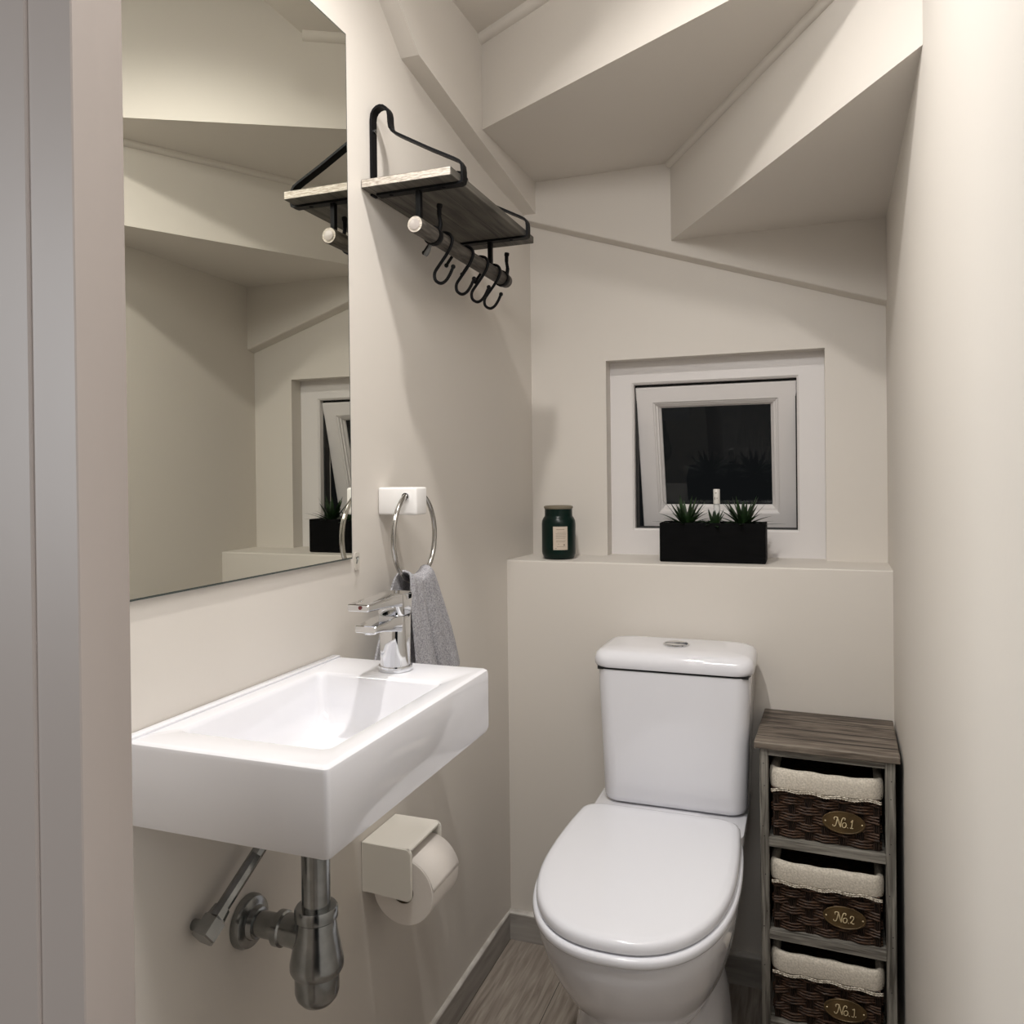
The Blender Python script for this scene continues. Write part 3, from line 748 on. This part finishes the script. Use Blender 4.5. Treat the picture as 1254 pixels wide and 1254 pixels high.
def basket(i, z, num, label, xoff=0.0, tiltx=0):
    """lined wicker drawer; z = underside"""
    X0, X1, Y0, Y1 = -.0640+xoff, .1275+xoff, 1.658, 1.845
    ZTOP = z+.131
    t = thing('wicker_basket', (UP[0], UP[1], z), label, 'basket', 'lined wicker baskets in the wooden unit')
    # body: stakes and woven strands on front and both sides
    bm = B(); rnd = random.Random(i)
    box(bm, X0+.003, X1-.003, Y0+.004, Y1, z, z+.004)
    box(bm, X0+.004, X1-.004, Y0+.0045, Y0+.006, z+.002, ZTOP-.01); box(bm, X0+.003, X0+.005, Y0+.004, Y1, z+.002, ZTOP-.01)
    box(bm, X1-.005, X1-.003, Y0+.004, Y1, z+.002, ZTOP-.01); box(bm, X0+.004, X1-.004, Y1-.004, Y1, z+.002, ZTOP-.01)
    nst = 6; pitch = (X1-X0)/nst
    for k in range(nst+1):
        xc = X0+.004 + (X1-X0-.008)*k/nst
        for dx in (-.0052,-.0017,.0017,.0052):
            tube(bm, [(min(max(xc+dx,X0+.001),X1-.001),Y0+.0025,z+.001),(min(max(xc+dx,X0+.001),X1-.001),Y0+.0025,ZTOP-.008)], .0017, 6, 1)
    rows = 21; dz = .0042
    for rI in range(rows):
        zz = z+.004+rI*(ZTOP-.018-z)/rows
        ph = (rI//3) % 2
        pts = []
        for k in range(nst*6+1):
            x = X0+.001+(X1-X0-.002)*k/(nst*6)
            y = Y0+.0022+.0046*math.cos(PI*k/6+PI*ph)*(.85+.3*rnd.random()) 
            pts.append((x, y, zz+.0008*rnd.uniform(-1,1)))
        tube(bm, pts, .00215, 6, 0)
        for xs in (X0,X1):
            tube(bm, [(xs+.0024*math.cos(PI*k/2+PI*ph), Y0+.004+(Y1-Y0-.006)*k/16, zz) for k in range(17)], .002, 5, 0)
    obj('woven_body', bm, [WICKER, WICKERV], t, smooth=60)
    # linen liner folded over the rim
    bm = B(); n = 40; ring_pts = []
    zt = ZTOP
    prof = [(.0005,-.024),(.0046,-.036),(.0085,-.036),(.0100,-.020),(.0098,-.005),(.007,.0025),(.001,.004),(-.006,.001),(-.008,-.020)]
    def base_loop():
        pts = []
        for (xa,ya),(xb,yb),nx,ny in (((X0,Y0),(X1,Y0),0,-1),((X1,Y0),(X1,Y1),1,0),((X1,Y1),(X0,Y1),0,1),((X0,Y1),(X0,Y0),-1,0)):
            for k in range(14): pts.append((xa+(xb-xa)*(k+.5)/14, ya+(yb-ya)*(k+.5)/14, nx, ny))
        return pts
    loop = base_loop(); rings = []
    for j,(x,y,nx,ny) in enumerate(loop):
        sag = .0016*math.sin(j*1.7+i)+.001*math.sin(j*.6+i*2); bul = 1+.12*math.sin(j*2.3+i)
        corner = .006 if (j%14 in (0,13)) else 0
        rings.append([(x+nx*(o*bul-.002), y+ny*(o*bul-.002), zt+k+(sag if k<-.03 else sag*.8)+(corner*.35 if k>-.01 else 0)) for o,k in prof])
    loft(bm, rings+[rings[0]], False, False); bmesh.ops.remove_doubles(bm, verts=bm.verts, dist=1e-6)
    ln = obj('liner', bm, LINEN, t, smooth=60, subsurf=1)
    bm = B()      # lace edging along the lower hem of the fold
    for a in range(2):
        pts = []
        for k in range(81):
            x = X0-.003+(X1-X0+.006)*k/80
            j = (x-X0)/(X1-X0)*14-.5
            pts.append((x, Y0-.0088-.0006*math.cos(k*PI), zt-.0345-.0032*a+.0016*math.sin(j*1.7+i)+.001*math.sin(j*.6+i*2)+.0008*math.cos(k*PI)))
        tube(bm, pts, .0013, 6)
    obj('lace_trim', bm, LACE, ln, smooth=60)
    # oval number plate
    px, pz = .0645+xoff, z+.0475
    bm = B(); yp = Y0-.0068
    def ov(s, y): return [(px+.0385*s*math.cos(2*PI*k/56), y, pz+.0212*s*math.sin(2*PI*k/56)) for k in range(56)]
    loft(bm, [ov(1,yp+.0012), ov(1,yp), ov(.975,yp-.0007), ov(.92,yp-.0007), ov(.90,yp-.0002), ov(.3,yp-.0002)])
    pl = obj('number_plate', bm, BRASS, t, smooth=30, label='oval aged brass plate reading No.%d' % (1 if num == 3 else num))
    bm = B(); s = .0178
    for st_ in strokes(num):
        p = smooth_path([(px+.0035+x*s, yp-.0009, pz-.0085+yv*s) for x,yv in st_], 6)
        if len(st_) == 2 and abs(st_[0][0]-st_[1][0]) < .05: tube(bm, [(q.x,q.y,q.z) for q in p], .00135, 6)
        else: tube(bm, p, [.00052+.00058*abs((p[min(k+1,len(p)-1)]-p[max(k-1,0)]).normalized().z)*(1 if (p[min(k+1,len(p)-1)]-p[max(k-1,0)]).x>=0 else .55) for k in range(len(p))], 6)
    obj('lettering', bm, GOLD, pl, smooth=60, label='pale gold script lettering')
    for sx in (-.0325,.0325):
        bm = B(); lathe(bm, (px+sx,yp-.0004,pz), [(.0016,0),(.0013,-.0008),(.0003,-.0012)], 10, 'Y')
        obj('rivet', bm, GOLD, pl, smooth=60)
    t.rotation_euler.z = UROT
basket(0, SHZ[0], 1, 'dark wicker basket with linen liner and plate No.1, right under the unit top')
basket(1, SHZ[1], 2, 'dark wicker basket with linen liner and plate No.2, in the middle')
basket(2, SHZ[2], 3, 'dark wicker basket with linen liner and plate No.1, lowest of the three')

# ------------------------------------------------------------------ things on the ledge
JX, JY = -.592, 1.955
j = thing('candle_jar', (JX,JY,LEDGE), 'dark green glass candle jar with a paper label on the ledge', 'jar')
bm = B()
lathe(bm, (JX,JY,LEDGE), [(.033,.0005),(.036,.001),(.0395,.004),(.0405,.009),(.042,.012),(.0428,.018),(.0428,.088),(.0420,.096),(.0385,.1035),(.0355,.107),(.0350,.110),(.0350,.126),(.0315,.126),(.0315,.020),(.0001,.018)], 56, cap1=False)
obj('glass', bm, JARG, j, smooth=40)
bm = B(); lathe(bm, (JX,JY,LEDGE), [(.0345,.1255),(.0362,.1265),(.0372,.1295),(.0366,.1328),(.0345,.1338),(.0322,.1325),(.0315,.1265)], 56, cap0=False, cap1=False)
obj('rim', bm, JARRIM, j, smooth=50, label='clear glass rim')
bm = B(); a0, a1 = math.radians(-92), math.radians(-43)
loft(bm, [[(JX+.0433*math.cos(a0+(a1-a0)*k/14), JY+.0433*math.sin(a0+(a1-a0)*k/14), LEDGE+z) for k in range(15)] for z in (.025,.083)], False, False, closed=False)
lb = obj('paper_label', bm, LABELP, j, smooth=60, label='cream paper label')
bm = B()
for n_, (z, u0, u1, hgt) in enumerate([(.0755,.22,.78,.0012),(.069,.30,.85,.0007),(.066,.18,.9,.0007),(.063,.2,.88,.0007),(.060,.18,.86,.0007),(.057,.2,.9,.0007),(.054,.18,.84,.0007),(.048,.2,.88,.0007),(.045,.2,.8,.0007),(.0375,.70,.80,.0035),(.0400,.34,.40,.0014),(.0335,.25,.85,.0007),(.0285,.12,.24,.0016)]):
    loft(bm, [[(JX+.04338*math.cos(a0+(a1-a0)*(u0+(u1-u0)*k/8)), JY+.04338*math.sin(a0+(a1-a0)*(u0+(u1-u0)*k/8)), LEDGE+z+q) for k in range(9)] for q in (-hgt/2,hgt/2)], False, False, closed=False)
obj('fine_print', bm, LABELINK, lb)

PX0, PX1, PY0, PY1 = -.334, -.090, 1.940, 2.022
p = thing('planter_box', (-.212,1.98,LEDGE), 'long black wooden planter box on the ledge in front of the window', 'planter')
PT = LEDGE+.094
bm = B()
def pr(i, z): return [(PX0+i,PY0+i,z),(PX1-i,PY0+i,z),(PX1-i,PY1-i,z),(PX0+i,PY1-i,z)]
loft(bm, [pr(.002,LEDGE+.0005), pr(0,LEDGE+.003), pr(0,PT-.0015), pr(.0015,PT), pr(.009,PT), pr(.010,PT-.002), pr(.010,PT-.03)])
obj('box', bm, PLANTER, p)
bm = B(); box(bm, PX0+.010, PX1-.010, PY0+.010, PY1-.010, PT-.02, PT-.008)
obj('soil', bm, SOIL, p)
def rosette(name, cx, cy, n, L, label, seed):
    rnd = random.Random(seed)
    t = thing(name, (cx,cy,PT-.008), label, 'plant', 'spiky plants in the planter box')
    for k in range(n):
        a = k*2.39996+rnd.uniform(-.2,.2); el = math.radians(12 + 66*(k/n)**1.1 + rnd.uniform(-7,7)); l = L*rnd.uniform(.82,1.08)*(1.06-.16*(k/n))
        d = Vector((math.cos(a)*math.cos(el), math.sin(a)*math.cos(el)*.8, math.sin(el)))
        sd = Vector((-math.sin(a), math.cos(a), 0)); bm = B(); rings = []
        for q in range(9):
            f = q/8; w = .0092*(1-f)**.75*(.72+.8*f*(1-f))+.0003; th = .0022*(1-f)+.0002
            bend = Vector((0,0,1))*(-.012 if el < .8 else .004)*f*f + Vector((d.x,d.y,0))*.006*f*f
            c0 = Vector((cx,cy,PT-.010)) + Vector((d.x,d.y,0))*.004 + d*l*f + bend
            nr = d.cross(sd).normalized()
            rings.append([c0+sd*w, c0+nr*th*.2-nr*th*.9*0, c0-sd*w, c0-nr*th])
        loft(bm, rings)
        obj('leaf', bm, LEAF, t, smooth=50)
rosette('spiky_plant', -.274, 1.972, 32, .076, 'spiky green plant at the end of the planter nearest the jar', 3)
rosette('spiky_plant', -.142, 1.978, 32, .078, 'spiky green plant at the end of the planter away from the jar', 11)
rosette('spiky_plant', -.206, 1.962, 20, .044, 'low green plant between the two spiky ones, before the bottle', 21)
t = thing('spray_bottle', (-.2045,1.992,PT-.008), 'slim clear spray bottle with white cap standing among the planter leaves', 'bottle')
bm = B(); lathe(bm, (-.2045,1.992,PT-.008), [(.0072,0),(.0078,.001),(.0078,.046),(.0070,.050),(.005,.051)], 28)
obj('vial', bm, CLEAR, t, smooth=40)
bm = B(); lathe(bm, (-.2045,1.992,PT-.008), [(.0076,.0515),(.0078,.0525),(.0078,.086),(.0072,.0872),(.0001,.0872)], 28)
cp = obj('cap', bm, CAPW, t, smooth=40)
bm = B()
for z0, z1, u0, u1 in ((.077,.079,-.4,.15),(.062,.068,-.6,-.35),(.063,.067,.1,.3)):
    loft(bm, [[(-.2045+.00787*math.sin(u0+(u1-u0)*k/4), 1.992-.00787*math.cos(u0+(u1-u0)*k/4), PT-.008+z) for k in range(5)] for z in (z0,z1)], False, False, closed=False)
obj('print_mark', bm, LABELINK, cp)

# ------------------------------------------------------------------ light
def lamp(kind, name, loc, energy, color, **k):
    l = bpy.data.lights.new(name, kind); l.energy = energy; l.color = color
    for a, v in k.items(): setattr(l, a, v)
    o = bpy.data.objects.new(name, l); COL.objects.link(o); o.location = (loc[0],loc[1],loc[2]+H); return o
def aim(o, t): o.rotation_euler = (Vector((t[0],t[1],t[2]+H))-o.location).to_track_quat('-Z','Y').to_euler()
o = lamp('SPOT', 'ceiling_downlight', (-.40,.87,1.12), 45, (1,.965,.925), shadow_soft_size=.03, spot_size=math.radians(118), spot_blend=1.0); aim(o, (-.26,1.25,-.6))
o = lamp('AREA', 'added_door_fill', (-.12,.47,.82), 6.4, (1,.98,.965), shape='RECTANGLE', size=.45, size_y=.2); aim(o, (-.3,1.5,-.5))  # added soft fill for the room and jamb, no known fitting
o = lamp('AREA', 'added_hall_fill', (-.25,-1.3,.95), 2.5, (1,.97,.95), shape='RECTANGLE', size=1.0, size_y=.5); aim(o, (-.25,1.4,-.5))  # unseen fill light added behind the camera
o = lamp('AREA', 'hall_side_lamp', (-2.15,-2.05,.35), 60, (.93,.965,1), shape='RECTANGLE', size=1.6, size_y=1.4); aim(o, (.15,.95,-.15))
o = lamp('AREA', 'added_jamb_fill', (.80,-.12,.15), 13, (.97,.98,1), shape='RECTANGLE', size=.3, size_y=1.1); aim(o, (-.41,.37,-.05))  # added light that only brightens the door jamb

w = bpy.data.worlds.new('night'); SC.world = w; w.use_nodes = True
w.node_tree.nodes['Background'].inputs[0].default_value = (.55,.58,.62,1)
w.node_tree.nodes['Background'].inputs[1].default_value = .01
SC.view_settings.view_transform = 'Standard'; SC.view_settings.look = 'None'
SC.view_settings.exposure = .10; SC.view_settings.gamma = 1; SC.view_settings.use_curve_mapping = False
